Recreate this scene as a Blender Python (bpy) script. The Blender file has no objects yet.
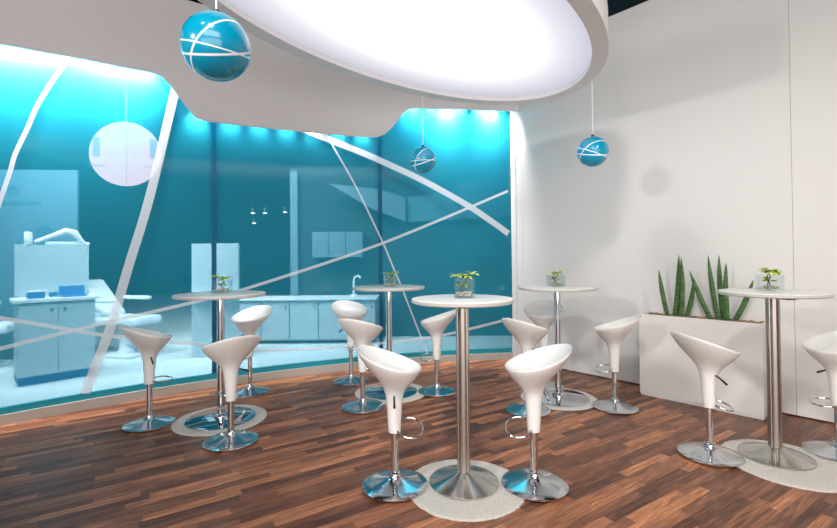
import bpy, bmesh, math, random
from mathutils import Vector, Matrix
from math import sin, cos, pi, radians, sqrt, atan2
random.seed(7)
S = bpy.context.scene
COL = S.collection
S.view_settings.view_transform = 'Standard'
S.view_settings.look = 'None'

# ------------------------------------------------------------------ materials
def lin(c):
    return tuple((x/255/12.92 if x/255 <= .04045 else ((x/255+.055)/1.055)**2.4) for x in c)
def nt(name):
    m = bpy.data.materials.new(name); m.use_nodes = True
    t = m.node_tree; t.nodes.clear()
    return m, t, t.nodes, t.links
def out(t, sock):
    o = t.nodes.new('ShaderNodeOutputMaterial'); t.links.new(sock, o.inputs['Surface']); return o
def bsdf(t, col=(.8,.8,.8), rough=.5, metal=0, spec=.5, coat=0, trans=0, ior=1.45):
    b = t.nodes.new('ShaderNodeBsdfPrincipled')
    b.inputs['Base Color'].default_value = (*col, 1); b.inputs['Roughness'].default_value = rough
    b.inputs['Metallic'].default_value = metal; b.inputs['Specular IOR Level'].default_value = spec
    b.inputs['Coat Weight'].default_value = coat; b.inputs['Coat Roughness'].default_value = .04
    b.inputs['Transmission Weight'].default_value = trans; b.inputs['IOR'].default_value = ior
    return b
def simple(name, rgb, rough=.5, metal=0, spec=.5, coat=0, var=0.03, scale=6):
    m, t, N, L = nt(name)
    b = bsdf(t, lin(rgb), rough, metal, spec, coat)
    tc = N.new('ShaderNodeTexCoord'); no = N.new('ShaderNodeTexNoise'); no.inputs['Scale'].default_value = scale
    L.new(tc.outputs['Object'], no.inputs['Vector'])
    mx = N.new('ShaderNodeMix'); mx.data_type = 'RGBA'
    c = lin(rgb)
    mx.inputs[6].default_value = (*[x*(1-var) for x in c], 1); mx.inputs[7].default_value = (*[min(1, x*(1+var)) for x in c], 1)
    L.new(no.outputs['Fac'], mx.inputs[0]); L.new(mx.outputs[2], b.inputs['Base Color'])
    out(t, b.outputs[0]); return m
def emis(name, rgb, s):
    m, t, N, L = nt(name)
    e = N.new('ShaderNodeEmission'); e.inputs[0].default_value = (*lin(rgb), 1); e.inputs[1].default_value = s
    out(t, e.outputs[0]); return m

M = {}
M['wall'] = simple('white_wall_laminate', (216,213,210), .45, spec=.3, var=.012, scale=1.5)
M['fascia'] = simple('grey_white_fascia', (232,228,228), .6, spec=.2, var=.012, scale=1.2)
M['post'] = simple('white_post', (214,212,208), .5)
M['base'] = simple('baseboard_grey', (176,170,160), .55)
M['tealtrim'] = simple('teal_trim', (34,142,160), .25, var=.02)
M['seam'] = simple('glass_edge_teal', (0,88,122), .2, var=.02)
M['plastic'] = simple('white_gloss_plastic', (232,230,227), .22, spec=.5, coat=.3, var=.005)
M['tabletop'] = simple('white_tabletop', (232,230,226), .3, var=.005)
M['tableedge'] = simple('table_edge', (190,186,180), .4)
M['chrome'] = simple('chrome', (225,226,228), .08, 1, var=.01)
M['mirror'] = simple('polished_steel', (205,208,212), .04, 1, var=.01)
M['dark'] = simple('dark_metal', (60,58,58), .35, .8)
M['black'] = simple('black_hall', (8,8,9), .9, spec=.1)
M['planter'] = simple('white_planter', (220,216,212), .4, spec=.3, var=.01)
M['cord'] = simple('white_cord', (225,225,225), .5)
M['white_eq'] = simple('white_equipment', (225,230,235), .45)
M['counter'] = simple('pale_cabinet', (176,190,196), .45)
M['bluebox'] = simple('blue_box', (40,110,165), .5)
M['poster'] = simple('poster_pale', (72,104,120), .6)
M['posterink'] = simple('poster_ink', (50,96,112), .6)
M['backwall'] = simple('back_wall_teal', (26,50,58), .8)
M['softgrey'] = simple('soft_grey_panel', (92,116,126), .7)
M['whitefloor'] = simple('white_floor', (225,235,238), .5, var=.08, scale=.8)
M['green'] = simple('orchid_green', (168,190,40), .45, var=.2, scale=60)
M['lime'] = simple('orchid_petal', (205,225,90), .45, var=.15, scale=60)
M['stem'] = simple('dark_stem', (44,46,36), .6)
M['darkgap'] = simple('shadow_gap', (120,116,112), .9)
M['rim'] = simple('lamp_rim_white', (240,236,233), .5, var=.01)
M['film'] = None

def film():
    m, t, N, L = nt('white_film')
    b = bsdf(t, lin((226,232,236)), .5, spec=.2)
    tr = N.new('ShaderNodeBsdfTransparent'); mx = N.new('ShaderNodeMixShader'); mx.inputs[0].default_value = .62
    L.new(tr.outputs[0], mx.inputs[1]); L.new(b.outputs[0], mx.inputs[2]); out(t, mx.outputs[0]); return m
M['film'] = film()

def brushed(name, rgb, rough, aniso=.7, radial=True):
    m, t, N, L = nt(name)
    b = bsdf(t, lin(rgb), rough, 1)
    b.inputs['Anisotropic'].default_value = aniso; b.inputs['Anisotropic Rotation'].default_value = .25
    tg = N.new('ShaderNodeTangent'); tg.direction_type = 'RADIAL'; tg.axis = 'Z'
    L.new(tg.outputs[0], b.inputs['Tangent'])
    out(t, b.outputs[0]); return m
M['brushed'] = brushed('brushed_steel_disc', (200,196,190), .22, .92)
M['brushed_pole'] = brushed('brushed_steel_pole', (178,170,162), .28, .5)
M['chrome_disc'] = brushed('spun_chrome_disc', (212,214,216), .16, .9)

def wood():
    m, t, N, L = nt('walnut_parquet')
    tc = N.new('ShaderNodeTexCoord'); mp = N.new('ShaderNodeMapping')
    mp.inputs['Rotation'].default_value = (0, 0, radians(-32.5))
    L.new(tc.outputs['Object'], mp.inputs['Vector'])
    sx = N.new('ShaderNodeSeparateXYZ'); L.new(mp.outputs[0], sx.inputs[0])
    def mth(op, a, b=None):
        n = N.new('ShaderNodeMath'); n.operation = op
        for i, v in enumerate((a, b)):
            if v is None: continue
            if isinstance(v, (int, float)): n.inputs[i].default_value = v
            else: L.new(v, n.inputs[i])
        return n.outputs[0]
    W, LEN = .062, .50
    vr = mth('DIVIDE', sx.outputs[1], W); row = mth('FLOOR', vr)
    wn = N.new('ShaderNodeTexWhiteNoise'); wn.noise_dimensions = '1D'; L.new(row, wn.inputs['W'])
    ur = mth('ADD', mth('DIVIDE', sx.outputs[0], LEN), mth('MULTIPLY', wn.outputs['Value'], 7.3)); colm = mth('FLOOR', ur)
    cb = N.new('ShaderNodeCombineXYZ'); L.new(row, cb.inputs[0]); L.new(colm, cb.inputs[1])
    w2 = N.new('ShaderNodeTexWhiteNoise'); w2.noise_dimensions = '2D'; L.new(cb.outputs[0], w2.inputs['Vector'])
    # grain
    gm = N.new('ShaderNodeCombineXYZ')
    L.new(mth('MULTIPLY', sx.outputs[0], 2.2), gm.inputs[0]); L.new(mth('MULTIPLY', sx.outputs[1], 30), gm.inputs[1])
    L.new(mth('MULTIPLY', w2.outputs['Value'], 40), gm.inputs[2])
    gn = N.new('ShaderNodeTexNoise'); gn.inputs['Scale'].default_value = 1.0; gn.inputs['Detail'].default_value = 5; gn.inputs['Distortion'].default_value = 1.6
    L.new(gm.outputs[0], gn.inputs['Vector'])
    f = mth('ADD', mth('MULTIPLY', w2.outputs['Value'], .62), mth('MULTIPLY', mth('SUBTRACT', gn.outputs['Fac'], .5), 1.25))
    fm = N.new('ShaderNodeCombineXYZ'); L.new(mth('MULTIPLY', sx.outputs[0], 9), fm.inputs[0]); L.new(mth('MULTIPLY', sx.outputs[1], 160), fm.inputs[1]); L.new(w2.outputs['Value'], fm.inputs[2])
    fn = N.new('ShaderNodeTexNoise'); fn.inputs['Scale'].default_value = 1.0; fn.inputs['Detail'].default_value = 3; L.new(fm.outputs[0], fn.inputs['Vector'])
    f = mth('ADD', f, mth('MULTIPLY', mth('SUBTRACT', fn.outputs['Fac'], .5), .75))
    f = mth('ADD', f, .16)
    cr = N.new('ShaderNodeValToRGB'); L.new(f, cr.inputs[0])
    e = cr.color_ramp.elements
    e[0].position = 0; e[0].color = (*lin((74,44,34)), 1)
    e[1].position = 1; e[1].color = (*lin((214,146,102)), 1)
    for p, c in ((.3, (108,68,50)), (.55, (142,92,66)), (.78, (176,114,78))):
        k = e.new(p); k.color = (*lin(c), 1)
    # joints
    fv = mth('FRACT', vr); fu = mth('FRACT', ur)
    j = mth('MINIMUM', mth('MINIMUM', fv, mth('SUBTRACT', 1, fv)), mth('MULTIPLY', mth('MINIMUM', fu, mth('SUBTRACT', 1, fu)), 9))
    j = mth('MULTIPLY', j, 28); j2 = N.new('ShaderNodeClamp'); L.new(j, j2.inputs[0])
    mx = N.new('ShaderNodeMix'); mx.data_type = 'RGBA'; L.new(mth('ADD', mth('MULTIPLY', j2.outputs[0], .35), .65), mx.inputs[0])
    mx.inputs[6].default_value = (*lin((40,24,18)), 1); L.new(cr.outputs[0], mx.inputs[7])
    b = bsdf(t, (.2,.1,.05), .34, spec=.35)
    L.new(mx.outputs[2], b.inputs['Base Color'])
    out(t, b.outputs[0]); return m
M['wood'] = wood()

def glass_teal():
    m, t, N, L = nt('teal_tinted_glass')
    b = bsdf(t, (.012,.25,.37), .03, spec=.5)
    tr = N.new('ShaderNodeBsdfTransparent'); tr.inputs[0].default_value = (.60, .80, .87, 1)
    mx = N.new('ShaderNodeMixShader'); mx.inputs[0].default_value = .66
    L.new(tr.outputs[0], mx.inputs[1]); L.new(b.outputs[0], mx.inputs[2]); out(t, mx.outputs[0]); return m
M['glass'] = glass_teal()

def clear_glass():
    m, t, N, L = nt('clear_vase_glass')
    g = N.new('ShaderNodeBsdfGlossy'); g.inputs['Roughness'].default_value = .02; g.inputs[0].default_value = (.9,.95,.95,1)
    tr = N.new('ShaderNodeBsdfTransparent'); tr.inputs[0].default_value = (.94, .965, .96, 1)
    lw = N.new('ShaderNodeLayerWeight'); pw = N.new('ShaderNodeMath'); pw.operation = 'POWER'; L.new(lw.outputs['Facing'], pw.inputs[0]); pw.inputs[1].default_value = 4
    fr = N.new('ShaderNodeMath'); fr.operation = 'MULTIPLY_ADD'; L.new(pw.outputs[0], fr.inputs[0]); fr.inputs[1].default_value = .35; fr.inputs[2].default_value = .010
    mx = N.new('ShaderNodeMixShader'); L.new(fr.outputs[0], mx.inputs[0])
    L.new(tr.outputs[0], mx.inputs[1]); L.new(g.outputs[0], mx.inputs[2]); out(t, mx.outputs[0]); return m
M['vase'] = clear_glass()

def speckle(name, cols, scale, rough=.7):
    m, t, N, L = nt(name)
    tc = N.new('ShaderNodeTexCoord'); v = N.new('ShaderNodeTexVoronoi'); v.inputs['Scale'].default_value = scale
    L.new(tc.outputs['Object'], v.inputs['Vector'])
    cr = N.new('ShaderNodeValToRGB'); sp = N.new('ShaderNodeSeparateColor'); L.new(v.outputs['Color'], sp.inputs[0]); L.new(sp.outputs[0], cr.inputs[0])
    cr.color_ramp.elements[0].color = (*lin(cols[0]), 1); cr.color_ramp.elements[1].color = (*lin(cols[-1]), 1)
    for i, c in enumerate(cols[1:-1]):
        k = cr.color_ramp.elements.new((i+1)/(len(cols)-1)); k.color = (*lin(c), 1)
    b = bsdf(t, (.5,.5,.5), rough); L.new(cr.outputs[0], b.inputs['Base Color']); out(t, b.outputs[0]); return m
M['pebble'] = speckle('pebbles', [(120,105,85),(205,195,180),(160,140,115),(225,220,210)], 90)
M['soil'] = speckle('planter_granules', [(110,74,48),(186,150,112),(60,42,30),(214,186,150)], 45)

def rugmat():
    m, t, N, L = nt('shaggy_rug')
    tc = N.new('ShaderNodeTexCoord'); n = N.new('ShaderNodeTexNoise'); n.inputs['Scale'].default_value = 210; n.inputs['Detail'].default_value = 4
    L.new(tc.outputs['Object'], n.inputs['Vector'])
    cr = N.new('ShaderNodeValToRGB'); L.new(n.outputs['Fac'], cr.inputs[0])
    cr.color_ramp.elements[0].position = .3; cr.color_ramp.elements[0].color = (*lin((186,178,168)), 1)
    cr.color_ramp.elements[1].position = .62; cr.color_ramp.elements[1].color = (*lin((232,228,220)), 1)
    b = bsdf(t, (.6,.6,.6), .95, spec=.1); L.new(cr.outputs[0], b.inputs['Base Color'])
    bp = N.new('ShaderNodeBump'); bp.inputs['Strength'].default_value = .8; bp.inputs['Distance'].default_value = .01
    L.new(n.outputs['Fac'], bp.inputs['Height']); L.new(bp.outputs[0], b.inputs['Normal'])
    out(t, b.outputs[0]); return m
M['rug'] = rugmat()

def leafmat():
    m, t, N, L = nt('snake_leaf')
    tc = N.new('ShaderNodeTexCoord'); n = N.new('ShaderNodeTexNoise'); n.inputs['Scale'].default_value = 1
    mp = N.new('ShaderNodeMapping'); mp.inputs['Scale'].default_value = (12, 12, 70)
    L.new(tc.outputs['Object'], mp.inputs[0]); L.new(mp.outputs[0], n.inputs['Vector'])
    cr = N.new('ShaderNodeValToRGB'); L.new(n.outputs['Fac'], cr.inputs[0])
    cr.color_ramp.elements[0].position = .38; cr.color_ramp.elements[0].color = (*lin((46,76,38)), 1)
    cr.color_ramp.elements[1].position = .65; cr.color_ramp.elements[1].color = (*lin((82,116,58)), 1)
    b = bsdf(t, (.1,.3,.1), .4); L.new(cr.outputs[0], b.inputs['Base Color']); out(t, b.outputs[0]); return m
M['leaf'] = leafmat()

def ballmat():
    m, t, N, L = nt('turquoise_ball_with_white_arcs')
    tc = N.new('ShaderNodeTexCoord')
    nrm = N.new('ShaderNodeVectorMath'); nrm.operation = 'NORMALIZE'; L.new(tc.outputs['Object'], nrm.inputs[0])
    def plane(P):
        a, b, c = [Vector(p).normalized() for p in P]
        n = (b-a).cross(c-a).normalized(); return n, n.dot(a)
    # local frame: x right, z up, -y towards the room
    arcs = [([(-.97,.2,-.15),(-.02,-.98,-.2),(.99,0,-.13)], .034),
            ([(-.98,0,.17),(-.33,-.94,.09),(.93,0,-.36)], .022),
            ([(-.74,-.32,-.59),(-.52,-.84,.17),(.28,-.65,.71)], .030)]
    acc = None
    for P, w in arcs:
        n, o = plane(P)
        d = N.new('ShaderNodeVectorMath'); d.operation = 'DOT_PRODUCT'; L.new(nrm.outputs[0], d.inputs[0]); d.inputs[1].default_value = n
        s = N.new('ShaderNodeMath'); s.operation = 'SUBTRACT'; L.new(d.outputs['Value'], s.inputs[0]); s.inputs[1].default_value = o
        a = N.new('ShaderNodeMath'); a.operation = 'ABSOLUTE'; L.new(s.outputs[0], a.inputs[0])
        l = N.new('ShaderNodeMath'); l.operation = 'LESS_THAN'; L.new(a.outputs[0], l.inputs[0]); l.inputs[1].default_value = w
        if acc is None: acc = l.outputs[0]
        else:
            q = N.new('ShaderNodeMath'); q.operation = 'MAXIMUM'; L.new(acc, q.inputs[0]); L.new(l.outputs[0], q.inputs[1]); acc = q.outputs[0]
    mx = N.new('ShaderNodeMix'); mx.data_type = 'RGBA'; L.new(acc, mx.inputs[0])
    mx.inputs[6].default_value = (*lin((4,146,180)), 1); mx.inputs[7].default_value = (.9,.92,.93,1)
    b = bsdf(t, (0,.2,.3), .18, spec=.6, coat=.4); L.new(mx.outputs[2], b.inputs['Base Color']); out(t, b.outputs[0]); return m
M['ball'] = ballmat()

def diffusermat():
    m, t, N, L = nt('luminous_diffuser')
    tc = N.new('ShaderNodeTexCoord'); mp = N.new('ShaderNodeMapping'); L.new(tc.outputs['Object'], mp.inputs[0])
    mp.inputs['Scale'].default_value = (1/1.65, 1/.85, 0)
    ln = N.new('ShaderNodeVectorMath'); ln.operation = 'LENGTH'; L.new(mp.outputs[0], ln.inputs[0])
    cr = N.new('ShaderNodeValToRGB'); L.new(ln.outputs['Value'], cr.inputs[0])
    E = cr.color_ramp.elements
    E[0].position = .22; E[0].color = (1,1,1,1)
    E[1].position = 1.0; E[1].color = (.29,.29,.34,1)
    for q_, c_ in ((.55,.62),(.78,.42)):
        k = E.new(q_); k.color = (c_*.985,c_*.98,c_*1.06,1)
    e = N.new('ShaderNodeEmission'); L.new(cr.outputs[0], e.inputs[0]); e.inputs[1].default_value = 2.1
    out(t, e.outputs[0]); return m
M['diffuser'] = diffusermat()

# ------------------------------------------------------------------ mesh helpers
def bm2(name, bm, mat, parent=None, smooth=False, loc=(0,0,0)):
    me = bpy.data.meshes.new(name); bm.normal_update(); bm.to_mesh(me); bm.free()
    me.materials.append(mat)
    if smooth:
        for p in me.polygons: p.use_smooth = True
    o = bpy.data.objects.new(name, me); COL.objects.link(o); o.location = loc
    if parent: o.parent = parent
    return o
def autosm(o, ang=35):
    me = o.data
    for p in me.polygons: p.use_smooth = True
    bm = bmesh.new(); bm.from_mesh(me)
    for e in bm.edges:
        if len(e.link_faces) == 2 and e.calc_face_angle(0) > radians(ang): e.smooth = False
    bm.to_mesh(me); bm.free(); return o
def box(bm, x0, x1, y0, y1, z0, z1, mat=None, bev=0):
    r = bmesh.ops.create_cube(bm, size=1)
    vs = r['verts']
    for v in vs:
        v.co = Vector(((x0+x1)/2+v.co.x*(x1-x0), (y0+y1)/2+v.co.y*(y1-y0), (z0+z1)/2+v.co.z*(z1-z0)))
    if bev:
        es = list({e for v in vs for e in v.link_edges})
        nb = bmesh.ops.bevel(bm, geom=es, offset=bev, segments=2, affect='EDGES', profile=.5)
        vs = list({v for f in nb['faces'] for v in f.verts} | {v for v in vs if v.is_valid})
    if mat is not None: bmesh.ops.transform(bm, matrix=mat, verts=vs)
def lathe(bm, prof, n=48, cx=0, cy=0, sy=1, cap=True):
    rings = []
    for r, z in prof:
        rings.append([bm.verts.new((cx+r*cos(2*pi*i/n), cy+sy*r*sin(2*pi*i/n), z)) for i in range(n)])
    for a, b in zip(rings, rings[1:]):
        for i in range(n):
            bm.faces.new((a[i], a[(i+1)%n], b[(i+1)%n], b[i]))
    if cap:
        bm.faces.new(list(reversed(rings[0]))); bm.faces.new(rings[-1])
def tube(bm, pts, r, n=10, closed=False, rs=None):
    pts = [Vector(p) for p in pts]; rings = []; K = len(pts)
    up = None
    for i, p in enumerate(pts):
        if closed: d = (pts[(i+1)%K]-pts[i-1]).normalized()
        else: d = (pts[min(i+1, K-1)]-pts[max(i-1, 0)]).normalized()
        if up is None: up = Vector((0,0,1)) if abs(d.z) < .9 else Vector((1,0,0))
        u = d.cross(up)
        if u.length < 1e-5: u = d.cross(Vector((0,1,0)))
        u.normalize(); v = u.cross(d).normalized(); up = v
        rr = rs[i] if rs else r
        rings.append([bm.verts.new(p+(u*cos(2*pi*k/n)+v*sin(2*pi*k/n))*rr) for k in range(n)])
    rng = range(K) if closed else range(K-1)
    for i in rng:
        a, b = rings[i], rings[(i+1)%K]
        for k in range(n): bm.faces.new((a[k], a[(k+1)%n], b[(k+1)%n], b[k]))
    if not closed:
        bm.faces.new(list(reversed(rings[0]))); bm.faces.new(rings[-1])
    bmesh.ops.recalc_face_normals(bm, faces=bm.faces)
def empty(name, loc=(0,0,0), rz=0):
    o = bpy.data.objects.new(name, None); COL.objects.link(o); o.location = loc; o.rotation_euler = (0,0,rz); o.empty_display_size = .1
    return o
def tag(o, label, cat, group=None):
    o['label'] = label; o['category'] = cat
    if group: o['group'] = group
    return o
def struct(o): o['kind'] = 'structure'; return o
def slab(bm, pts, z0, z1):
    a = [bm.verts.new((x, y, z0)) for x, y in pts]; b = [bm.verts.new((x, y, z1)) for x, y in pts]
    n = len(pts); bm.faces.new(list(reversed(a))); bm.faces.new(b)
    for i in range(n): bm.faces.new((a[i], a[(i+1)%n], b[(i+1)%n], b[i]))
    bmesh.ops.recalc_face_normals(bm, faces=bm.faces)

# ------------------------------------------------------------------ camera
CAMZ = 1.38
cam = bpy.data.cameras.new('camera'); cam.sensor_width = 36; cam.lens = 445/837*36; cam.shift_y = -12.2/837; cam.clip_start = .05; cam.clip_end = 200
co = bpy.data.objects.new('camera', cam); COL.objects.link(co)
p, a = radians(.8), radians(.5)
F = Vector((0, cos(p), sin(p))); U0 = Vector((0, -sin(p), cos(p))); R0 = Vector((1,0,0))
R_ = cos(a)*R0-sin(a)*U0; U_ = sin(a)*R0+cos(a)*U0
mt = Matrix((( R_.x, U_.x, -F.x), (R_.y, U_.y, -F.y), (R_.z, U_.z, -F.z))).to_4x4()
mt.translation = (0, 0, CAMZ); co.matrix_world = mt
S.camera = co

# ------------------------------------------------------------------ curved glass wall
GC = Vector((1.974, -1.617)); GR = 7.6808
def arc(deg, r=GR, z=0):
    t = radians(deg); return Vector((GC.x+r*cos(t), GC.y+r*sin(t), z))
A_R, A_L = 95.37, 150.0
def arc_wall(bm, a0, a1, r0, r1, z0, z1, step=.8):
    """solid curved slab between two angles; z0/z1 numbers or functions of the angle"""
    f0 = z0 if callable(z0) else (lambda q: z0); f1 = z1 if callable(z1) else (lambda q: z1)
    n = max(2, int(abs(a1-a0)/step)+1); R = []
    for i in range(n+1):
        q = a0+(a1-a0)*i/n
        R.append([bm.verts.new(arc(q, r0, f0(q))), bm.verts.new(arc(q, r1, f0(q))), bm.verts.new(arc(q, r1, f1(q))), bm.verts.new(arc(q, r0, f1(q)))])
    for u, v in zip(R, R[1:]):
        for k in range(4): bm.faces.new((u[k], u[(k+1)%4], v[(k+1)%4], v[k]))
    bm.faces.new(R[0]); bm.faces.new(list(reversed(R[-1])))
    bmesh.ops.recalc_face_normals(bm, faces=bm.faces)

seams = [A_R+.02, 108.62, 123.02, A_L]
for i in range(3):
    bm = bmesh.new(); arc_wall(bm, seams[i]+(.13 if i else -.12), seams[i+1]-.13, GR+.03, GR+.042, .09, 3.78)
    bmesh.ops.delete(bm, geom=[f for f in bm.faces if abs(f.calc_center_median().xy.__sub__(GC).length-(GR+.03)) > .003], context='FACES')
    struct(bm2('window_%d' % (i+1), bm, M['glass'], smooth=True))
for i, s in enumerate(seams[1:3]):
    bm = bmesh.new(); arc_wall(bm, s-.17, s+.17, GR+.016, GR+.05, .09, 3.78, step=.1)
    struct(bm2('trim_seam', bm, M['seam']))
bm = bmesh.new(); arc_wall(bm, A_R-.1, A_L, GR-.002, GR+.06, 0, .0885)
struct(bm2('baseboard_left', bm, M['base']))
bm = bmesh.new(); arc_wall(bm, A_R, A_L, GR+.014, GR+.045, .0895, .148)
struct(bm2('trim_glass_foot', bm, M['tealtrim']))

# white film stripes on the glass: (angle, height) polylines
def catmull(P, n=8):
    o = []
    for i in range(len(P)-1):
        p0 = P[max(i-1, 0)]; p1 = P[i]; p2 = P[i+1]; p3 = P[min(i+2, len(P)-1)]
        for k in range(n):
            t = k/n
            o.append(tuple(.5*((2*b)+(-a_+c)*t+(2*a_-5*b+4*c-d)*t*t+(-a_+3*b-3*c+d)*t**3) for a_, b, c, d in zip(p0, p1, p2, p3)))
    o.append(tuple(P[-1])); return o
def stripe(name, P, w):
    Q = catmull(P); bm = bmesh.new(); prev = None
    k = radians(1)*GR
    for i, (q, z) in enumerate(Q):
        j0, j1 = Q[max(i-1, 0)], Q[min(i+1, len(Q)-1)]
        d = Vector(((j1[0]-j0[0])*k, j1[1]-j0[1])).normalized(); nx, nz = -d.y*w/2, d.x*w/2
        cur = (bm.verts.new(arc(q+nx/k, GR+.012, z+nz)), bm.verts.new(arc(q-nx/k, GR+.012, z-nz)))
        if prev: bm.faces.new((prev[0], prev[1], cur[1], cur[0]))
        prev = cur
    return struct(bm2(name, bm, M['film']))
stripe('trim_film_stripe', [(131.8, 3.441), (132.29, 3.262), (133.19, 3.002), (133.95, 2.757), (134.47, 2.53), (135.02, 2.302), (135.28, 2.134), (135.67, 1.919), (136.07, 1.688)], 0.032)
stripe('trim_film_stripe', [(125.2, 3.55), (125.94, 3.06), (127.51, 2.02), (128.87, 1.307), (129.89, 0.76), (130.88, 0.352), (131.4, 0.15)], 0.08)
stripe('trim_film_stripe', [(119.0, 3.08), (116.6, 2.975), (114.06, 2.87), (111.01, 2.744), (108.31, 2.616), (104.23, 2.39), (100.09, 2.103), (97.58, 1.89), (95.6, 1.7)], 0.08)
stripe('trim_film_stripe', [(114.42, 3.132), (113.34, 2.829), (111.03, 2.3), (108.47, 1.6), (107.41, 1.265), (106.44, 0.955), (104.05, 0.12)], 0.02)
stripe('trim_film_stripe', [(137.9, 0.6), (135.68, 0.648), (132.32, 0.736), (128.37, 0.833), (124.21, 0.942), (120.67, 1.049), (108.76, 1.557), (95.6, 2.28)], 0.034)
stripe('trim_film_stripe', [(137.9, 1.0), (135.69, 0.905), (132.32, 0.759), (129.8, 0.654), (123.71, 0.467), (119.48, 0.348), (113.45, 0.298), (106.77, 0.312), (102.44, 0.359), (96.66, 0.512), (95.6, 0.556)], 0.034)

# fascia in front of the glass top, with a wavy lower edge
FB = [(150,3.06),(142,3.12),(135.82,3.155),(131.82,3.196),(127.9,3.213),(127.3,3.212),(126.9,3.198),(126.35,3.135),(125.33,2.961),(124.75,2.87),(124.4,2.835),(123.92,2.822),(119.71,2.838),(114.6,2.852),(110.2,2.862),(109.5,2.868),(109.0,2.884),(108.41,2.928),(107.82,3.0),(106.85,3.17),(106.45,3.228),(106.0,3.262),(105.4,3.276),(100.95,3.302),(94.3,3.306)]
def fz(q):
    for (q0, z0), (q1, z1) in zip(FB, FB[1:]):
        if q1 <= q <= q0:
            return z1+(z0-z1)*(q-q1)/(q0-q1)
    return FB[-1][1] if q < FB[-1][0] else FB[0][1]
FR = GR-.2; AFE = 95.2
bm = bmesh.new(); arc_wall(bm, AFE, A_L, FR, FR+.03, fz, 4.03, step=.12)
o = struct(bm2('wall_fascia', bm, M['fascia'])); autosm(o, 40)
bm = bmesh.new(); arc_wall(bm, 95.45, A_L, FR+.032, GR+.3, 3.95, 3.99)
struct(bm2('trim_fascia_lid', bm, M['fascia']))

# ------------------------------------------------------------------ right wall
WP = Vector((1.7725, 5.426)); WD = Vector((.6660, -.7459)); WN = Vector((-.7459, -.6660))   # along, towards the room
def wallpt(s, off=0, z=0):
    q = WP+WD*s+WN*off; return Vector((q.x, q.y, z))
WM = Matrix(((WD.x, -WN.x, 0, WP.x), (WD.y, -WN.y, 0, WP.y), (0, 0, 1, 0), (0, 0, 0, 1)))    # local x along wall, y into wall
s_seam = 2.162
bm = bmesh.new()
cuts = [-.69, -.6, s_seam, s_seam+2.4, s_seam+4.8]
for c0, c1 in zip(cuts, cuts[1:]):
    box(bm, c0+.0012, c1-.0012, 0, .06, .012, 4.08, WM)
struct(bm2('wall_right', bm, M['wall']))
bm = bmesh.new(); box(bm, -.68, s_seam+4.8, .061, .10, 0, 4.05, WM)
struct(bm2('wall_right_backing', bm, M['darkgap']))
# white frame post where glass meets wall
bm = bmesh.new(); slab(bm, [(1.258,6.01),(1.306,5.937),(1.40,6.0),(1.30,6.10)], 0, 3.5)
struct(bm2('trim_post', bm, M['post']))
bm = bmesh.new(); slab(bm, [(1.294,5.842),(1.335,5.90),(1.40,5.95),(1.34,5.86)], 3.31, 4.03)
struct(bm2('trim_fascia_return', bm, M['fascia']))

# ------------------------------------------------------------------ floors
bm = bmesh.new()
pts = [tuple(arc(q, GR+.01).xy) for q in [94.2+i*(A_L-94.2)/60 for i in range(61)]]
e0 = wallpt(6, -.05)
pts = pts+[(-7, -4), (7.5, -4), (e0.x, e0.y), tuple(wallpt(-.4, -.05).xy)]
slab(bm, pts, -.05, 0)
struct(bm2('floor', bm, M['wood']))
bm = bmesh.new(); box(bm, -22, 8, -3, 24, -.12, -.055)
struct(bm2('floor_exhibition', bm, M['whitefloor']))
bm = bmesh.new(); box(bm, -24, 14, -10, 26, 7.0, 7.1)
struct(bm2('ceiling_hall', bm, M['black']))

# ------------------------------------------------------------------ what stands behind the glass
bm = bmesh.new(); box(bm, -.9, 9, 8.17, 8.3, -.05, 6.9)
struct(bm2('wall_back', bm, M['backwall']))
bm = bmesh.new(); box(bm, -24, -1.0, 19, 19.2, -.05, 6.9)
struct(bm2('wall_back_far', bm, M['backwall']))
def part(name, mat, parent, fn, sm=False):
    bm = bmesh.new(); fn(bm); o = bm2(name, bm, mat, parent)
    if sm: autosm(o)
    return o
# two door cabinet with counter
c = tag(empty('cabinet', (-4.30, 5.32, -.055), radians(46)), 'pale two door cabinet with white counter behind teal glass at left', 'cabinet')
part('body', M['counter'], c, lambda b: box(b, -.365, .365, .03, .46, .10, .955, bev=.004))
part('plinth', M['bluebox'], c, lambda b: box(b, -.355, .355, .06, .44, 0, .098))
part('counter_top', M['white_eq'], c, lambda b: box(b, -.41, .40, -.02, .48, .957, .995, bev=.004))
for s in (-1, 1):
    d = part('door', M['counter'], c, lambda b: box(b, *( (-.36,-.003) if s < 0 else (.003,.36)), .008, .028, .11, .942, bev=.003))
    part('knob', M['dark'], d, lambda b: box(b, s*.06-.012, s*.06+.012, -.012, .006, .86, .875))
cb = tag(part('display_board', M['counter'], None, lambda b: box(b, -.37, .37, 0, .05, 0, 1.64, bev=.006)), 'pale upright display board behind the cabinet counter', 'board')
cb.location = (-4.66, 5.68, -.055); cb.rotation_euler = (0,0,radians(46))
def on_cab(x, y, z): return Matrix.Translation((-4.30, 5.32, -.055)) @ Matrix.Rotation(radians(46), 4, 'Z') @ Vector((x*.75, y, z-.045))
t = tag(empty('storage_box', on_cab(-.26, .16, 1.041), radians(46)), 'small blue box on the counter behind the glass', 'box')
part('box_body', M['bluebox'], t, lambda b: box(b, -.08, .08, -.06, .06, 0, .075, bev=.004)); part('lid', M['white_eq'], t, lambda b: box(b, -.083, .083, -.063, .063, .076, .088, bev=.003))
t = tag(empty('laptop', on_cab(.22, .18, 1.041), radians(46)), 'dark blue open laptop-like device on the counter behind the glass', 'device')
part('keyboard_base', M['bluebox'], t, lambda b: box(b, -.13, .13, -.1, .09, 0, .02, bev=.004))
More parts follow.
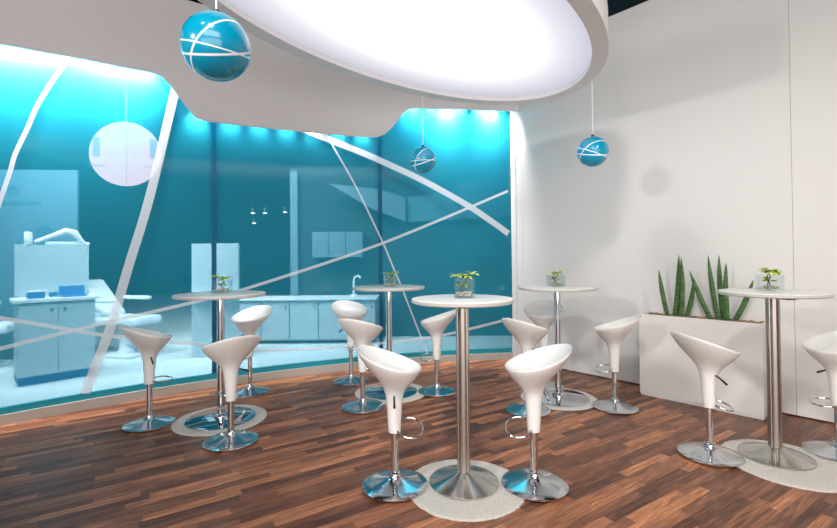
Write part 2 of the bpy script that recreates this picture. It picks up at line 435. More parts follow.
part('screen', M['bluebox'], t, lambda b: box(b, -.13, .13, 0, .015, 0, .11, Matrix.Translation((0,.08,.022)) @ Matrix.Rotation(radians(-12), 4, 'X'), bev=.004))
for i, x in enumerate((-.06, .0)):
    t = tag(part('cup', M['bluebox'], None, lambda b: lathe(b, [(.018,0),(.024,.06),(.021,.06),(.016,.006)], 20), True), ('small blue cup beside the blue box on the counter', 'small blue cup beside the open device on the counter')[i], 'cup', 'cups on the counter')
    t.location = on_cab(x, .2, 1.041)
t = tag(part('pen', M['white_eq'], None, lambda b: tube(b, [(0,0,0),(.004,0,.08),(.01,0,.15)], .006, 8), True), 'thin white upright pen standing on the counter', 'pen'); t.location = on_cab(-.11, .3, 1.041)
t = tag(part('white_tube', M['white_eq'], None, lambda b: lathe(b, [(.04,0),(.042,.005),(.042,.15),(.036,.16)], 24), True), 'white upright tube on top of the display board', 'tube'); t.location = Vector((-4.85,5.53,1.586)); 
t = tag(empty('instrument_arm', (-4.66, 5.705, 1.586), radians(46)), 'white jointed instrument arm lying on top of the display board', 'instrument')
part('lower_arm', M['white_eq'], t, lambda b: tube(b, [(-.2,0,.035),(-.02,0,.12),(.12,0,.19)], .03, 12, rs=[.022,.03,.036]), True)
part('head', M['white_eq'], t, lambda b: tube(b, [(.10,0,.19),(.20,0,.16),(.26,0,.06),(.30,0,.03)], .04, 12, rs=[.036,.045,.04,.026]), True)
part('foot', M['white_eq'], t, lambda b: box(b, -.1, .36, -.02, .03, 0, .045, bev=.01))
# poster wall panel
t = tag(empty('poster_panel', (-5.705, 6.549, -.055), radians(4)), 'tall pale poster panel with logo, line of text and hexagon', 'poster')
part('sheet', M['poster'], t, lambda b: box(b, -1.2, .65, 0, .04, 0, 2.787))
def hexa(b):
    vs = [b.verts.new((0.19+.165*cos(radians(60*k+30)), -.004, 1.817+.165*sin(radians(60*k+30)))) for k in range(6)]; b.faces.new(vs)
part('hexagon_mark', M['posterink'], t, hexa)
def txt(b):
    x = -.75
    for w in (.10,.07,.09,.08,.05,.10,.03,.11,.08,.04,.09,.07):
        box(b, x, x+w*.7, -.006, -.002, 2.27, 2.315+(.02 if w > .09 else 0)); x += w
part('lettering', M['posterink'], t, txt)
def leaves(b):
    for k, (dx, dz, r) in enumerate(((0,0,35),(.03,.07,-20),(.09,.02,60))):
        m = Matrix.Translation((-.30+dx, -.004, 2.455+dz)) @ Matrix.Rotation(radians(r), 4, 'Y')
        vs = [b.verts.new(m @ Vector((.08*cos(q), 0, .022*sin(q)))) for q in [2*pi*j/14 for j in range(14)]]; b.faces.new(vs)
part('emblem', M['posterink'], t, leaves)
# white display panel straddling seam
t = tag(empty('exhibition_stand', (-2.997, 6.549, -.055)), 'white upright panel behind the left glass seam and plant', 'panel')
part('sheet', M['counter'], t, lambda b: box(b, -.345, .345, 0, .05, .0, 1.673, bev=.005))
part('shelf', M['white_eq'], t, lambda b: box(b, -.40, .40, -.16, -.002, .915, .95, bev=.004))
# round panel; emission is added so it stays white through the teal glass
t = tag(empty('round_panel', (-3.776, 5.727, 2.759), radians(12)), 'round white panel with added glow hanging behind teal glass at upper left', 'round lamp')
m, tt, N, L = nt('round_panel_glow')
e = N.new('ShaderNodeEmission'); e.inputs[0].default_value = (1,.53,.56, 1); e.inputs[1].default_value = 3.5; out(tt, e.outputs[0]); M['round'] = m
M['rblue'] = emis('pale_blue_mark', (205,185,205), 2.6)
def disc_y(b):
    n = 64; R = .415
    A_ = [b.verts.new((R*cos(2*pi*k/n), 0, R*sin(2*pi*k/n))) for k in range(n)]; B_ = [b.verts.new((R*cos(2*pi*k/n), .03, R*sin(2*pi*k/n))) for k in range(n)]
    b.faces.new(A_); b.faces.new(B_)
    for k in range(n): b.faces.new((A_[k], A_[(k+1)%n], B_[(k+1)%n], B_[k]))
    bmesh.ops.recalc_face_normals(b, faces=b.faces)
part('face', M['round'], t, disc_y)
part('seam_line', M['rblue'], t, lambda b: box(b, .012, .018, -.004, -.001, -.41, .34))
for s in (-1, 1):
    part('side_mark', M['rblue'], t, lambda b: (box(b, s*.33-.04, s*.33+.04, -.004, -.001, -.05, .2), box(b, s*.31-.08, s*.31+.08, -.004, -.001, -.17, -.155)))
part('hanger', M['white_eq'], t, lambda b: tube(b, [(0,.03,.41),(0,.03,4.2)], .0015, 6))
# kitchenette counter run, each unit a cabinet
for i in range(5):
    x0 = -3.154+i*.484
    t = tag(empty('base_cabinet', (x0+.242, 7.521, -.055)), ['pale low cabinet behind glass, leftmost of the low row', 'pale low cabinet behind glass, second from left in the low row', 'pale low cabinet behind glass in the middle of the low row', 'pale low cabinet behind glass, below the faucet', 'pale low cabinet behind glass, rightmost of the low row'][i], 'cabinet', 'low cabinets behind the glass')
    part('body', M['counter'], t, lambda b: box(b, -.238, .238, .02, .6, .06, .738, bev=.003))
    d = part('door', M['counter'], t, lambda b: box(b, -.233, .233, 0, .018, .08, .725, bev=.004))
    part('handle', M['softgrey'], d, lambda b: box(b, .16, .20, -.012, -.001, .62, .64))
ct = struct(part('trim_worktop', M['white_eq'], None, lambda b: box(b, -3.19, -.71, 7.48, 8.14, .685, .715, bev=.004)))
t = tag(empty('faucet', (-1.135, 7.781, .7155)), 'small white faucet on the far worktop behind glass', 'faucet')
part('spout', M['white_eq'], t, lambda b: tube(b, [(0,0,0),(0,0,.28),(.02,0,.34),(.08,0,.36),(.12,0,.32)], .02, 10), True)
part('foot', M['white_eq'], t, lambda b: lathe(b, [(.07,0),(.07,.03),(.03,.05)], 20), True)
for i in range(3):
    x0 = -1.885+i*.30
    t = tag(empty('wall_cabinet', (x0+.15, 7.866, 1.403)), ['pale hanging cabinet behind glass, left of the three', 'pale hanging cabinet behind glass, middle of the three', 'pale hanging cabinet behind glass, right of the three'][i], 'cabinet', 'hanging cabinets behind the glass')
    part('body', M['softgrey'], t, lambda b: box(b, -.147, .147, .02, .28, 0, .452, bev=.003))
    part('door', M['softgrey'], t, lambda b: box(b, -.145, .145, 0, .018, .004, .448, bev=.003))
struct(part('wall_partition', M['backwall'], None, lambda b: box(b, -2.36, -.71, 8.173, 8.29, -.05, 3.07)))
struct(part('wall_pillar', M['softgrey'], None, lambda b: box(b, -2.32, -2.19, 8.06, 8.15, .72, 2.98)))
# pale reflections in the glass, imitated by flat panels added behind it
def sail(P):
    def f(b):
        vs = [b.verts.new(q) for q in P]; b.faces.new(vs)
    return f
t = tag(part('reflection_panel', M['softgrey'], None, sail([(-1.586,7.866,2.716),(-.67,7.866,2.60),(-.228,7.9,2.46),(-.228,7.95,2.037),(-.82,7.9,2.26)])), 'pale sloping panel imitating a reflection in the glass, left one', 'canopy', 'panels imitating reflections in the glass')
t = tag(part('reflection_panel', M['poster'], None, sail([(-.18,8.037,2.48),(.5,8.037,2.57),(.86,8.037,2.08),(-.18,8.037,2.03)])), 'pale panel imitating a reflection in the glass left of the wide arc', 'canopy', 'panels imitating reflections in the glass')
t = tag(part('reflection_sheet', M['poster'], None, sail([(.70,8.037,2.744),(1.694,8.037,2.933),(1.694,8.037,2.12),(.81,8.037,2.075)])), 'pale sheet imitating a reflection in the rightmost glass pane', 'banner')
# treatment chairs (white, seen through the glass)
def chair(x, y, rz, label):
    t = tag(empty('treatment_chair', (x, y, -.055), rz), label, 'treatment chair')
    part('foot_plate', M['white_eq'], t, lambda b: box(b, -.28, .28, -.22, .22, 0, .05, bev=.02))
    part('column', M['white_eq'], t, lambda b: lathe(b, [(.14,.052),(.10,.12),(.09,.42),(.16,.48)], 24), True)
    part('seat', M['white_eq'], t, lambda b: box(b, -.42, .40, -.25, .25, .482, .60, bev=.04))
    part('backrest', M['white_eq'], t, lambda b: box(b, 0, .72, -.24, .24, 0, .11, Matrix.Translation((.34,0,.55)) @ Matrix.Rotation(radians(-48), 4, 'Y'), bev=.04))
    part('armrest', M['white_eq'], t, lambda b: box(b, -.12, .42, -.34, -.27, .82, .88, bev=.02))
    part('armrest', M['white_eq'], t, lambda b: box(b, -.12, .42, .27, .34, .82, .88, bev=.02))
chair(-4.42, 6.75, radians(165), 'white padded treatment chair behind glass, right of the cabinet')
chair(-5.949, 6.004, radians(200), 'white padded treatment chair behind glass at far left edge')
# lamp reflections in the glass, imitated by small glowing lamps added behind it
M['spot'] = emis('lamp_reflection_glow', (255,250,240), 9)
def reflection_proto():
    t = empty('lamp_reflection')
    part('housing', M['dark'], t, lambda b: lathe(b, [(.02,.10),(.045,.09),(.05,.0),(.042,0)], 16), True)
    part('lens', M['spot'], t, lambda b: lathe(b, [(.001,-.012),(.028,-.008),(.04,.004)], 16, cap=False), True)
    part('stem', M['dark'], t, lambda b: tube(b, [(0,0,.1),(0,0,1.2)], .006, 6))
    return t
def copy_tree(o, parent=None):
    c = o.copy(); COL.objects.link(c)
    if parent: c.parent = parent
    for ch in list(o.children): copy_tree(ch, c)
    return c
lp = reflection_proto()
spots = [(253,212),(264,212),(286,212),(298,210),(322,187),(322,209),(327,208),(254,223),(301,221),(311,221),(344,207)]
sp_pos = [(-3.828, 10.3, 2.457), (-3.55, 10.3, 2.454), (-3.086, 10.3, 2.473), (-2.784, 10.3, 2.54), (-2.202, 10.3, 3.046), (-2.508, 10.6, 2.547), (-2.382, 10.9, 2.628), (-4.027, 10.9, 2.274), (-2.848, 10.8, 2.304), (-2.485, 10.0, 2.259), (-2.03, 10.6, 2.591)]
sl = ['highest and brightest lamp reflection, built behind the glass']
for i, q in enumerate(sp_pos):
    o = lp if i == 0 else copy_tree(lp)
    o.location = q; o.scale = (1.35,1.35,1.35)
    if i == 4: tag(o, 'bright star-like lamp reflection built behind glass, above the row', 'lamp', 'lamp reflections built behind the glass'); o.scale = (2,2,2)
    elif q[2] < 2.7: tag(o, 'tiny bright lamp reflection built behind glass in the lower row of three', 'lamp', 'lamp reflections built behind the glass')
    else: tag(o, 'tiny bright lamp reflection built behind glass in the long upper row', 'lamp', 'lamp reflections built behind the glass')

# ------------------------------------------------------------------ big oval ceiling light
DC = Vector((.092, 2.998, 2.90)); DA = atan2(.70476, .70945)
ro = tag(empty('ceiling_light', DC, DA), 'huge oval white ceiling light with glowing underside and plain rim', 'ceiling light')
def ell(b, prof, n=128):
    rings = [[b.verts.new(((1.7715-i_)*cos(2*pi*k/n), (.9634-i_)*sin(2*pi*k/n), z)) for k in range(n)] for i_, z in prof]
    return rings
def rim(b):
    n = 128
    R = ell(b, [(0,0),(0,.24),(.112,.24),(.112,.04),(.117,.0)], n)
    for i in range(5):
        u, v = R[i], R[(i+1)%5]
        for k in range(n): b.faces.new((u[k], u[(k+1)%n], v[(k+1)%n], v[k]))
    bmesh.ops.recalc_face_normals(b, faces=b.faces)
o = part('rim', M['rim'], ro, rim); autosm(o)
def dif(b):
    b.faces.new(ell(b, [(.113, .045)])[0]); bmesh.ops.recalc_face_normals(b, faces=b.faces)
    f = b.faces[:][0]
    if f.normal.z > 0: f.normal_flip()
part('diffuser', M['diffuser'], ro, dif)
def lid(b):
    b.faces.new(ell(b, [(.01, .242)])[0])
part('top_plate', M['rim'], ro, lid)
for k in range(6):
    q = 2*pi*k/6+.15
    part('suspension_cable', M['dark'], ro, lambda b: tube(b, [(1.71*cos(q), .91*sin(q), .245), (1.71*cos(q), .91*sin(q), 4.1)], .004, 6))

# ------------------------------------------------------------------ pendant balls
def pendant(x, y, z, R, topz, label, rot):
    t = tag(empty('pendant_ball', (x, y, z)), label, 'pendant ball', 'turquoise balls hanging from the ceiling light')
    bm = bmesh.new(); bmesh.ops.create_uvsphere(bm, u_segments=64, v_segments=40, radius=R)
    s = bm2('ball', bm, M['ball'], t, smooth=True)
    # turn local -y towards the room
    d = (Vector((0,0,CAMZ))-Vector((x,y,z))).normalized()
    qy = -d; qx = qy.cross(Vector((0,0,1))).normalized(); qz = qx.cross(qy)
    m = Matrix((qx, qy, qz)).transposed()
    s.rotation_euler = (m @ Matrix.Rotation(rot, 3, 'Y')).to_euler()
    part('cap', M['dark'], t, lambda b: lathe(b, [(.014,R-.004),(.014,R+.014),(.006,R+.02)], 16), True)
    part('cord', M['cord'], t, lambda b: tube(b, [(0,0,R+.018),(0,0,topz-z)], .0035 if R > 0 else 0, 8))
    return t
pendant(-.770, 1.70, 2.198, .125, 2.90, 'turquoise ball with white arcs, the large one hanging at upper left', radians(-9))
pendant(.05, 4.12, 2.29, .120, 2.90, 'turquoise ball with white arcs hanging before the glass wall', radians(-17))
pendant(1.49, 3.77, 2.27, .127, 2.90, 'turquoise ball with white arcs hanging before the white wall', radians(8))

# ------------------------------------------------------------------ bar stools
def seat_bm():
    bm = bmesh.new(); n = 56
    def zr(th):                       # rim height: high back (-x), low front (+x)
        return .803-.066*cos(th)+.006*cos(2*th)
    RX, RY, CX = .197, .212, -.030
    prof = [(0,0),(.04,.13),(.12,.26),(.26,.39),(.46,.53),(.68,.68),(.87,.84),(.97,.945),(1.0,.99)]
    rings = []
    for r, z in ((.0365,.365),(.0375,.37),(.0405,.42),(.0450,.50)):
        rings.append([bm.verts.new((r*cos(2*pi*k/n), r*sin(2*pi*k/n), z)) for k in range(n)])
    rn = .0500
    for rf, zf in prof:
        ring = []
        for k in range(n):
            th = 2*pi*k/n
            x = rn*cos(th)*(1-rf)+rf*(CX+RX*cos(th)); y = rn*sin(th)*(1-rf)+rf*RY*sin(th)
            ring.append(bm.verts.new((x, y, .56+(zr(th)-.56)*zf)))
        rings.append(ring)
    for rf, dz in ((.992,.005),(.975,.004),(.94,-.008),(.84,-.030),(.68,-.054),(.5,-.070),(.3,-.080),(.12,-.084)):
        ring = []
        for k in range(n):
            th = 2*pi*k/n
            zc = .803-.066*cos(th)*rf+.006*cos(2*th)*rf*rf
            ring.append(bm.verts.new((CX+RX*rf*cos(th), RY*rf*sin(th), zc+dz)))
        rings.append(ring)
    for u, v in zip(rings, rings[1:]):
        for k in range(n): bm.faces.new((u[k], u[(k+1)%n], v[(k+1)%n], v[k]))
    bm.faces.new(list(reversed(rings[0]))); bm.faces.new(rings[-1])
    return bm
def stool_proto():
    t = empty('bar_stool')
    o = part('base', M['chrome_disc'], t, lambda b: lathe(b, [(.188,0),(.195,.003),(.196,.008),(.193,.011),(.15,.0175),(.09,.030),(.055,.040),(.040,.047),(.036,.052)], 72)); autosm(o, 50)
    o = part('collar', M['chrome'], t, lambda b: lathe(b, [(.034,.050),(.035,.06),(.031,.066),(.030,.078),(.025,.083)], 32)); autosm(o, 30)
    part('piston', M['chrome'], t, lambda b: lathe(b, [(.0225,.070),(.0225,.42)], 32), True)
    o = bm2('seat', seat_bm(), M['plastic'], t); autosm(o, 60)
    def ring(b):
        K = 40; tube(b, [(.108+.080*cos(2*pi*k/K)-.016, .080*sin(2*pi*k/K)*.92, 0) for k in range(K)], .0062, 10, closed=True)
    f = part('footrest', M['chrome'], t, ring, True); f.location = (.0, 0, .352)
    part('footrest_clamp', M['chrome'], f, lambda b: lathe(b, [(.036,-.014),(.038,-.010),(.038,.010),(.036,.014)], 28), True)
    l = part('lever', M['dark'], t, lambda b: tube(b, [(.0,-.04,.60),(.004,-.085,.585),(.008,-.145,.555)], .0055, 8, rs=[.005,.0055,.0075]), True)
    return t
proto = stool_proto()
def place_stool(first, x, y, face, top, label, roll=0, pitch=12, z=0):
    o = proto if first else copy_tree(proto)
    o.location = (x, y, z); o.rotation_euler = (0, 0, radians(face))
    dz = top-.872
    for ch in o.children:
        k = ch.name.split('.')[0]
        if k in ('seat', 'lever'): ch.location.z = dz
        if k == 'footrest': ch.location.z = .382+dz*.6; ch.rotation_euler = (radians(roll), radians(pitch), 0)
    tag(o, label, 'bar stool', 'white scoop bar stools')
def ang(x, y, tx, ty): return math.degrees(atan2(ty-y, tx-x))
T = dict(front=(.265,2.733), right=(2.414,3.044), left=(-1.724,3.876), mid=(-.312,4.612), wall=(1.356,4.369))
ST = [(-.154,2.704,0,.828,'white scoop bar stool left of the frontmost table, facing it',30,8),
      (.685,2.695,178,.828,'white scoop bar stool right of the frontmost table',-30,8),
      (1.989,3.075,8,.835,'white scoop bar stool left of the far right table, before planter',14,14),
      (2.88,3.08,180,.835,'white scoop bar stool cut off by the right picture edge',-5,6),
      (-2.275,3.761,38,.845,'white scoop bar stool nearest the left picture edge',5,4),
      (-1.432,3.388,135,.815,'white scoop bar stool in front of the leftmost table, back to viewer',0,4),
      (-1.768,4.655,-115,.875,'white scoop bar stool behind the leftmost table beside glass',0,4),
      (-.527,4.142,62,.835,'white scoop bar stool seen from behind at the middle glass-side table',10,10),
      (.178,4.598,172,.84,'white scoop bar stool right of the middle glass-side table',-20,8),
      (-.774,5.038,-55,.885,'white scoop bar stool farthest back, beside glass behind another stool',5,8),
      (.969,4.009,35,.835,'white scoop bar stool seen from behind, left of table by white wall',0,8),
      (1.775,4.068,155,.835,'white scoop bar stool in front of the white wall, left of planter',-14,10),
      (1.33,4.76,-110,.885,'white scoop bar stool behind the table at the white wall',5,8)]
for i, s in enumerate(ST):
    place_stool(i == 0, s[0], s[1], s[2], s[3], s[4], s[5], s[6], .0125 if i in (0,1,2,3) else (.0065 if i in (4,5,7,8,10,11,12) else 0))

# ------------------------------------------------------------------ rugs
def rug(x, y, r, th, seed, label, shag):
    rnd = random.Random(seed); bm = bmesh.new(); n = 180
    fr = [0,.15,.3,.45,.6,.72,.84,.92,.97,1.0,1.0]
    rings = []
    wob = [rnd.uniform(-1,1)*(.010 if shag else .002) for _ in range(n)]
    for i, f_ in enumerate(fr[1:]):
        ring = []
        for k in range(n):
            q = 2*pi*k/n
            rr = r*f_*(1+(wob[k]+.012*sin(3*q+seed)*(1 if shag else .2))*f_)
            if i == 9: z = 0
            elif i == 8: z = th*.45
            else: z = th*(1 if f_ < .95 else .85)-(rnd.uniform(0,.003) if shag else rnd.uniform(0,.0006))
            ring.append(bm.verts.new((rr*cos(q), rr*sin(q), z)))
        rings.append(ring)
    for u, v in zip(rings, rings[1:]):
        for k in range(n): bm.faces.new((v[k], v[(k+1)%n], u[(k+1)%n], u[k]))
    bm.faces.new(rings[0]); bm.faces.new(list(reversed(rings[-1])))
    bmesh.ops.recalc_face_normals(bm, faces=bm.faces)
    o = bm2('round_rug', bm, M['rug'], smooth=True, loc=(x, y, 0)); tag(o, label, 'rug', 'round rugs under the tables')
rug(.273, 2.70, .357, .012, 1, 'round shaggy off-white rug under the frontmost table', True)
rug(2.43, 2.965, .375, .012, 2, 'round shaggy off-white rug under the far right table', True)
rug(-1.724, 3.876, .378, .006, 3, 'round white rug under the leftmost table', False)
rug(-.296, 4.612, .370, .006, 4, 'round white rug under the middle glass-side table', False)
rug(1.356, 4.369, .360, .006, 5, 'round white rug under the table by the white wall', False)

# ------------------------------------------------------------------ tables
TZ = dict(front=1.132, right=1.132, left=1.088, mid=1.088, wall=1.088)
def table_top(r, TOPZ): 
    return lambda b: lathe(b, [(r-.012,TOPZ-.028),(r-.002,TOPZ-.022),(r,TOPZ-.006),(r-.003,TOPZ-.001),(r-.008,TOPZ)], 96)
def edge(r, z): return lambda b: lathe(b, [(r-.004,z-.024),(r,z-.021),(r+.0003,z-.006),(r-.002,z-.0035)], 96, cap=False)
def steel_table(x, y, label):
    t = tag(empty('bar_table', (x, y, .0125)), label, 'bar table', 'steel column bar tables')
    o = part('tabletop', M['tabletop'], t, table_top(.310, 1.132)); autosm(o, 30); o.location.z = -.0125; e_ = part('edge_band', M['tableedge'], o, edge(.3105, 1.132), True)
    def pole(b):
        n = 96
        def R(q):
            g = min(abs(((q-k*pi/2+pi/2-.55) % (pi/2))-0) for k in range(1))
            g = min(g, pi/2-g)
            return .040-(.0055 if g < .07 else (.0022 if g < .11 else 0))
        rings = [[b.verts.new((R(2*pi*k/n)*cos(2*pi*k/n), R(2*pi*k/n)*sin(2*pi*k/n), z)) for k in range(n)] for z in (.068, 1.075)]
        for k in range(n): b.faces.new((rings[0][k], rings[0][(k+1)%n], rings[1][(k+1)%n], rings[1][k]))
        b.faces.new(list(reversed(rings[0]))); b.faces.new(rings[1])
    o = part('pole', M['brushed_pole'], t, pole); autosm(o, 40)
    o = part('base', M['brushed'], t, lambda b: lathe(b, [(.205,0),(.211,.003),(.211,.009),(.207,.012),(.13,.035),(.07,.056),(.046,.066),(.041,.070)], 96)); autosm(o, 50)
    part('bracket', M['dark'], t, lambda b: (box(b, -.16, .16, -.03, .03, 1.078, 1.0905, bev=.003), box(b, -.03, .03, -.16, .16, 1.0735, 1.0895, bev=.003)))
    return t
def chrome_table(x, y, label):
    t = tag(empty('bar_table', (x, y, .0065)), label, 'bar table', 'chrome column bar tables')
    o = part('tabletop', M['tabletop'], t, table_top(.372, 1.088)); autosm(o, 30); o.location.z = -.0065; e_ = part('edge_band', M['tableedge'], o, edge(.3725, 1.088), True)
    part('pole', M['chrome'], t, lambda b: lathe(b, [(.031,.045),(.031,1.055)], 48), True)
    o = part('base', M['mirror'], t, lambda b: lathe(b, [(.28,0),(.285,.002),(.285,.006),(.28,.009),(.10,.015),(.06,.020)], 96)); autosm(o, 50)
    o = part('collar', M['chrome'], t, lambda b: lathe(b, [(.058,.018),(.058,.03),(.045,.045),(.033,.05)], 40)); autosm(o, 30)
    o = part('bracket', M['chrome'], t, lambda b: lathe(b, [(.04,1.030),(.09,1.045),(.09,1.0525)], 40)); autosm(o, 30)
    return t
steel_table(*T['front'], 'white topped bar table on thick steel column, frontmost in the room')
steel_table(*T['right'], 'white topped bar table on thick steel column at far right')
chrome_table(*T['left'], 'white bar table on slim chrome column, leftmost')
chrome_table(*T['mid'], 'white bar table on slim chrome column, middle by the glass')
chrome_table(*T['wall'], 'white bar table on slim chrome column beside the white wall')

# ------------------------------------------------------------------ vases with orchids
def vase(x, y, TOPZ, label, rz, w=.11, h=.105):
    t = tag(empty('glass_vase', (x, y, TOPZ+.0005), rz), label, 'vase', 'glass vases on the tables')
    def g(b):
        for (u, v, z0, z1) in ((w/2, w/2, 0, h), (w/2-.005, w/2-.005, .006, h)):
            vs0 = [b.verts.new((a_*u, c_*v, z0)) for a_, c_ in ((-1,-1),(1,-1),(1,1),(-1,1))]; vs1 = [b.verts.new((a_*u, c_*v, z1)) for a_, c_ in ((-1,-1),(1,-1),(1,1),(-1,1))]
            for k in range(4): b.faces.new((vs0[k], vs0[(k+1)%4], vs1[(k+1)%4], vs1[k]))
            b.faces.new(vs0)
            if z0 == 0: o1 = vs1
            else:
                for k in range(4): b.faces.new((o1[k], o1[(k+1)%4], vs1[(k+1)%4], vs1[k]))
    part('glass', M['vase'], t, g)
    rnd = random.Random(int(x*100)+5)
    def peb(b):
        for i in range(70):
            r = rnd.uniform(.006,.010)
            m = Matrix.Translation((rnd.uniform(-w/2+.016, w/2-.016), rnd.uniform(-w/2+.016, w/2-.016), .013+rnd.uniform(0,.022))) @ Matrix.Diagonal((1.2,1,.7,1))
            bmesh.ops.create_icosphere(b, subdivisions=1, radius=r, matrix=m)
    pb = part('pebbles', M['pebble'], t, peb, True); pb['kind'] = 'stuff'
    return t
def petal(b, m, L_, W_, curl=.3):
    n = 7; prev = None
    for i in range(n):
        f_ = i/(n-1); w_ = W_*sin(pi*min(.97, .08+f_*.92))**.7/2
        z = curl*L_*f_*(1-f_)*1.3-.25*L_*f_*f_
        cur = [b.verts.new(m @ Vector((f_*L_, s*w_, z+abs(s)*.12*w_))) for s in (-1,0,1)]
        if prev:
            b.faces.new((prev[0], prev[1], cur[1], cur[0])); b.faces.new((prev[1], prev[2], cur[2], cur[1]))
        prev = cur
def orchid(x, y, TOPZ, rz, label, spread=1.0, lean=1):
    t = tag(empty('orchid_sprig', (x, y, TOPZ+.02), rz), label, 'orchid', 'orchid sprigs in the vases')
    part('stem', M['stem'], t, lambda b: tube(b, [(-.03,0,.0),(-.012,.004,.04),(.012,.0,.085),(.03*lean,0,.115),(.05*lean,0,.12)], .0035, 8), True)
    part('stem', M['stem'], t, lambda b: tube(b, [(.028,.01,.0),(.0,.0,.035),(-.035,0,.07),(-.01,0,.108),(.02,0,.118)], .003, 8), True)
    for k, (px, py, pz, r0, sc, tl) in enumerate(((.048*lean,0,.122,20,1.25,-22),(-.005,.012,.116,100,1.15,-5),(-.045*lean,-.01,.112,190,1.2,-20),(.02,-.03,.112,240,1.0,10),(.022,-.012,.045,300,1.0,-30),(-.024,.010,.048,60,1.0,-30),(.0,.02,.062,170,.9,-35))):
        def bl(b):
            for j in range(6):
                m = Matrix.Translation((px*spread, py, pz)) @ Matrix.Rotation(radians(r0+60*j), 4, 'Z') @ Matrix.Rotation(radians(tl+(j%3-1)*14), 4, 'Y')
                petal(b, m, (.038 if k < 4 else .030)*sc, .028*sc)
        part('blossom' if k < 4 else 'leaf', M['lime'] if k % 2 == 0 and k < 4 else M['green'], t, bl, True)
VL = [('front','square glass vase with pebbles on the frontmost table',.015,.03,0,1),('right','square glass vase with pebbles on the far right table',-.0,.02,25,-1),
      ('left','square glass vase with pebbles on the leftmost table',.005,.02,8,-1),('mid','square glass vase with pebbles on the middle glass-side table',.02,.02,0,1),
      ('wall','square glass vase with pebbles on the table by the white wall',-.005,.02,5,1)]
for k, lb, dx, dy, rz, ln in VL:
    x, y = T[k][0]+dx, T[k][1]+dy
    vase(x, y, TZ[k], lb, radians(rz), .125 if k == 'front' else .122 if k == 'right' else .138, .122 if k == 'front' else .112)
    orchid(x, y, TZ[k], radians(rz), lb.replace('square glass vase with pebbles', 'yellow-green orchid sprig in the vase'), 1.1, ln)

# ------------------------------------------------------------------ planter and snake plants
PM = Matrix(((WD.x, -WN.x, 0, 2.204), (WD.y, -WN.y, 0, 4.473), (0,0,1,0), (0,0,0,1)))
PL, PDp, PH = 1.0, .305, .803
def pm(s, o_, z): return PM @ Vector((s, o_, z))
pt = tag(empty('planter'), 'long low white rectangular planter trough against the white wall', 'planter')
pt.matrix_world = PM
def shell(b):
    box(b, 0, PL, 0, .018, .02, PH, bev=.002); box(b, 0, PL, PDp-.018, PDp, .02, PH, bev=.002)
    box(b, 0, .018, .0185, PDp-.0185, .02, PH, bev=.002); box(b, PL-.018, PL, .0185, PDp-.0185, .02, PH, bev=.002)
    box(b, .019, PL-.019, .019, PDp-.019, .02, .05)
part('box_body', M['planter'], pt, shell)
part('plinth', M['planter'], pt, lambda b: box(b, .006, PL-.006, .008, PDp-.004, 0, .0195))
def soil(b):
    n, m_ = 60, 16; rnd = random.Random(3)
    G = [[b.verts.new((.0185+(PL-.037)*i/n, .0185+(PDp-.037)*j/m_, PH-.018+rnd.uniform(-.008,.012))) for j in range(m_+1)] for i in range(n+1)]
    for i in range(n):
        for j in range(m_): b.faces.new((G[i][j], G[i+1][j], G[i+1][j+1], G[i][j+1]))
so = part('granules', M['soil'], pt, soil, True); so['kind'] = 'stuff'
def plant(Ls, label, s0):
    t = tag(empty('snake_plant', pm(s0, .16, PH-.02)), label, 'plant', 'snake plants in the planter')
    for i, (tip, base) in enumerate(Ls):
        off = .16+(-.03,.02,.05,-.01,.03)[i]
        def lf(b):
            p0 = pm(base[0], off, PH-.04); p1 = pm(tip[0], off, tip[1])
            d = p1-p0; K = 16; side0 = Vector((WD.x, WD.y, 0)); dn = d.normalized()
            side = (side0-dn*side0.dot(dn)).normalized(); fr_ = side.cross(dn).normalized()
            bow = Vector((WD.x, WD.y, 0))*(.02 if tip[0] > base[0] else -.015)
            rings = []
            for j in range(K+1):
                f_ = j/K; w = .026*(1-.25*(1-f_)**2)*max(.02, (1-f_**3.2))**.8*(1.0 if f_ > .1 else .85+1.5*f_)
                c_ = p0+d*f_+bow*sin(pi*f_)*.6; c_ = c_-t.location
                rings.append([b.verts.new(c_+side*w*cos(q)+fr_*w*.45*sin(q)-fr_*.0) for q in [2*pi*k/10 for k in range(10)]])
            for u, v in zip(rings, rings[1:]):
                for k in range(10): b.faces.new((u[k], u[(k+1)%10], v[(k+1)%10], v[k]))
            b.faces.new(rings[-1]); b.faces.new(list(reversed(rings[0])))
            bmesh.ops.recalc_face_normals(b, faces=b.faces)
        part('leaf', M['leaf'], t, lf, True)
plant([((.148,1.242),(.23,.818)),((.316,1.388),(.264,.812)),((.297,1.254),(.307,.815)),((.344,1.369),(.335,.809)),((.44,1.146),(.365,.802))], 'green snake plant with upright blades at the left of planter', .3)
plant([((.422,1.237),(.604,.797)),((.564,1.385),(.642,.792)),((.644,1.385),(.672,.786)),((.714,1.314),(.716,.791)),((.906,1.164),(.752,.786))], 'green snake plant with spreading blades at the right of planter', .68)

# ------------------------------------------------------------------ light
def lamp(kind, name, loc, power, size=.2, col=(1,1,1), target=None, spot=None, blend=.5, sy=None):
    l = bpy.data.lights.new(name, kind); l.energy = power; l.color = col
    if kind == 'AREA':
        l.size = size
        if sy: l.shape = 'RECTANGLE'; l.size_y = sy
    else: l.shadow_soft_size = size
    if kind == 'SPOT': l.spot_size = radians(spot); l.spot_blend = blend
    o = bpy.data.objects.new(name, l); COL.objects.link(o); o.location = loc
    if target is not None:
        o.rotation_euler = (Vector(target)-Vector(loc)).to_track_quat('-Z', 'Y').to_euler()
    return o
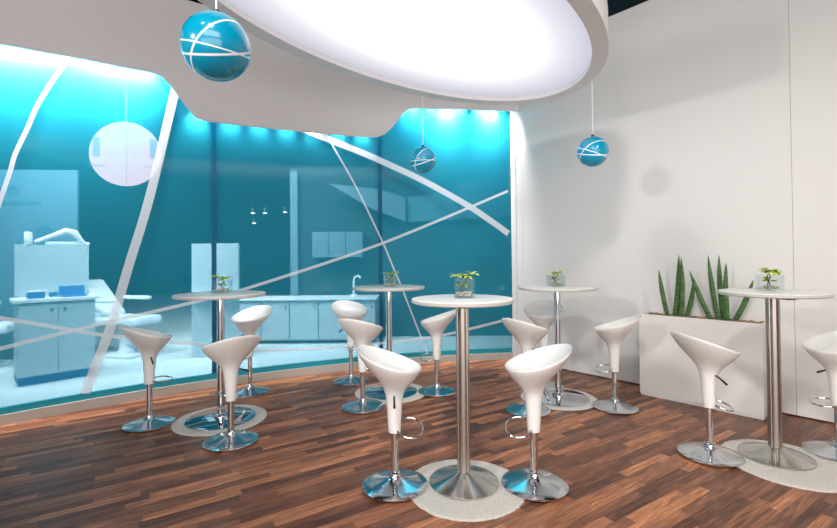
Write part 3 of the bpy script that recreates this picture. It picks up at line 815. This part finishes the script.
# spots washing the glass from behind the fascia
for q, w in ((97.3,62),(98.4,16),(101.9,62),(100.6,14),(103.4,14),(105.2,10),(110.3,2),(112.6,2),(114.9,2),(117.2,2),(119.5,2),(121.8,2.5),(124.3,4),(127.6,22),(128.5,26),(129.4,30),(130.3,32),(131.2,24),(132.1,24),(133.0,32),(133.9,36),(134.8,36),(135.7,36),(136.6,36),(137.5,24)):
    z = fz(q)+.16
    lamp('SPOT', 'glass_wash', arc(q, GR-.07, z), w*9, .03, (1,.76,.70), arc(q, GR+.18, z-.34), 84, 1)
for q, w in ((97.2,26),(101.5,26),(105.5,14),(111,12),(117,12),(122,14),(127.5,18),(131,20),(134.8,20),(138,12)):
    lamp('SPOT', 'glass_wash', arc(q, GR-.12, 3.62), w*8, .04, (.97,.98,1), arc(q, GR+.10, 2.3), 90, 1)
# light behind the glass
for loc, pw, sz, tg in (((-3.4, 5.3, 4.1), 230, 1.6, (-3.9, 9.0, .6)), ((-.8, 6.5, 3.9), 34, 1.0, (-1.2, 9.0, .2)), ((-5.6, 4.7, 4.0), 210, 1.2, (-5.3, 7.2, .6)), ((-1.9, 6.1, 3.9), 75, 1.0, (-2.4, 8.6, .1))):
    lamp('AREA', 'booth_light', loc, pw, sz, (1,1,1), tg).data.spread = radians(115)
# truss spots over the open side of the booth, plus added fill lights
lamp('SPOT', 'truss_and_fill_spot', (-3.4, -.5, 2.83), 330, .12, (1,.97,.94), (2.3, 4.3, 1.0), 70, .9)
lamp('SPOT', 'truss_and_fill_spot', (-.6, -.5, 4.3), 420, .18, (1,.97,.94), (1.8, 4.6, .8), 75, .9)
lamp('SPOT', 'truss_and_fill_spot', (2.6, -1.2, 4.6), 430, .25, (1,.95,.90), (1.9, 3.2, .3), 70, .9)
lamp('SPOT', 'truss_and_fill_spot', (-1.6, .2, 4.2), 170, .15, (1,.98,.95), (-1.1, 4.4, 1.1), 50, .9)  # added fill spot, brightens the left and middle tabletops
lamp('AREA', 'hall_fill', (.3, -3.0, 3.8), 140, 4.5, (1,.97,.95), (.8, 4, 1.0), sy=1.6)
lamp('AREA', 'hall_fill', (.4, -4.4, 1.3), 210, 8, (1,.96,.94), (.2, 3.5, 2.6), sy=2.4)
w = bpy.data.worlds.new('world'); S.world = w; w.use_nodes = True
w.node_tree.nodes['Background'].inputs[0].default_value = (.9,.93,1,1); w.node_tree.nodes['Background'].inputs[1].default_value = .24
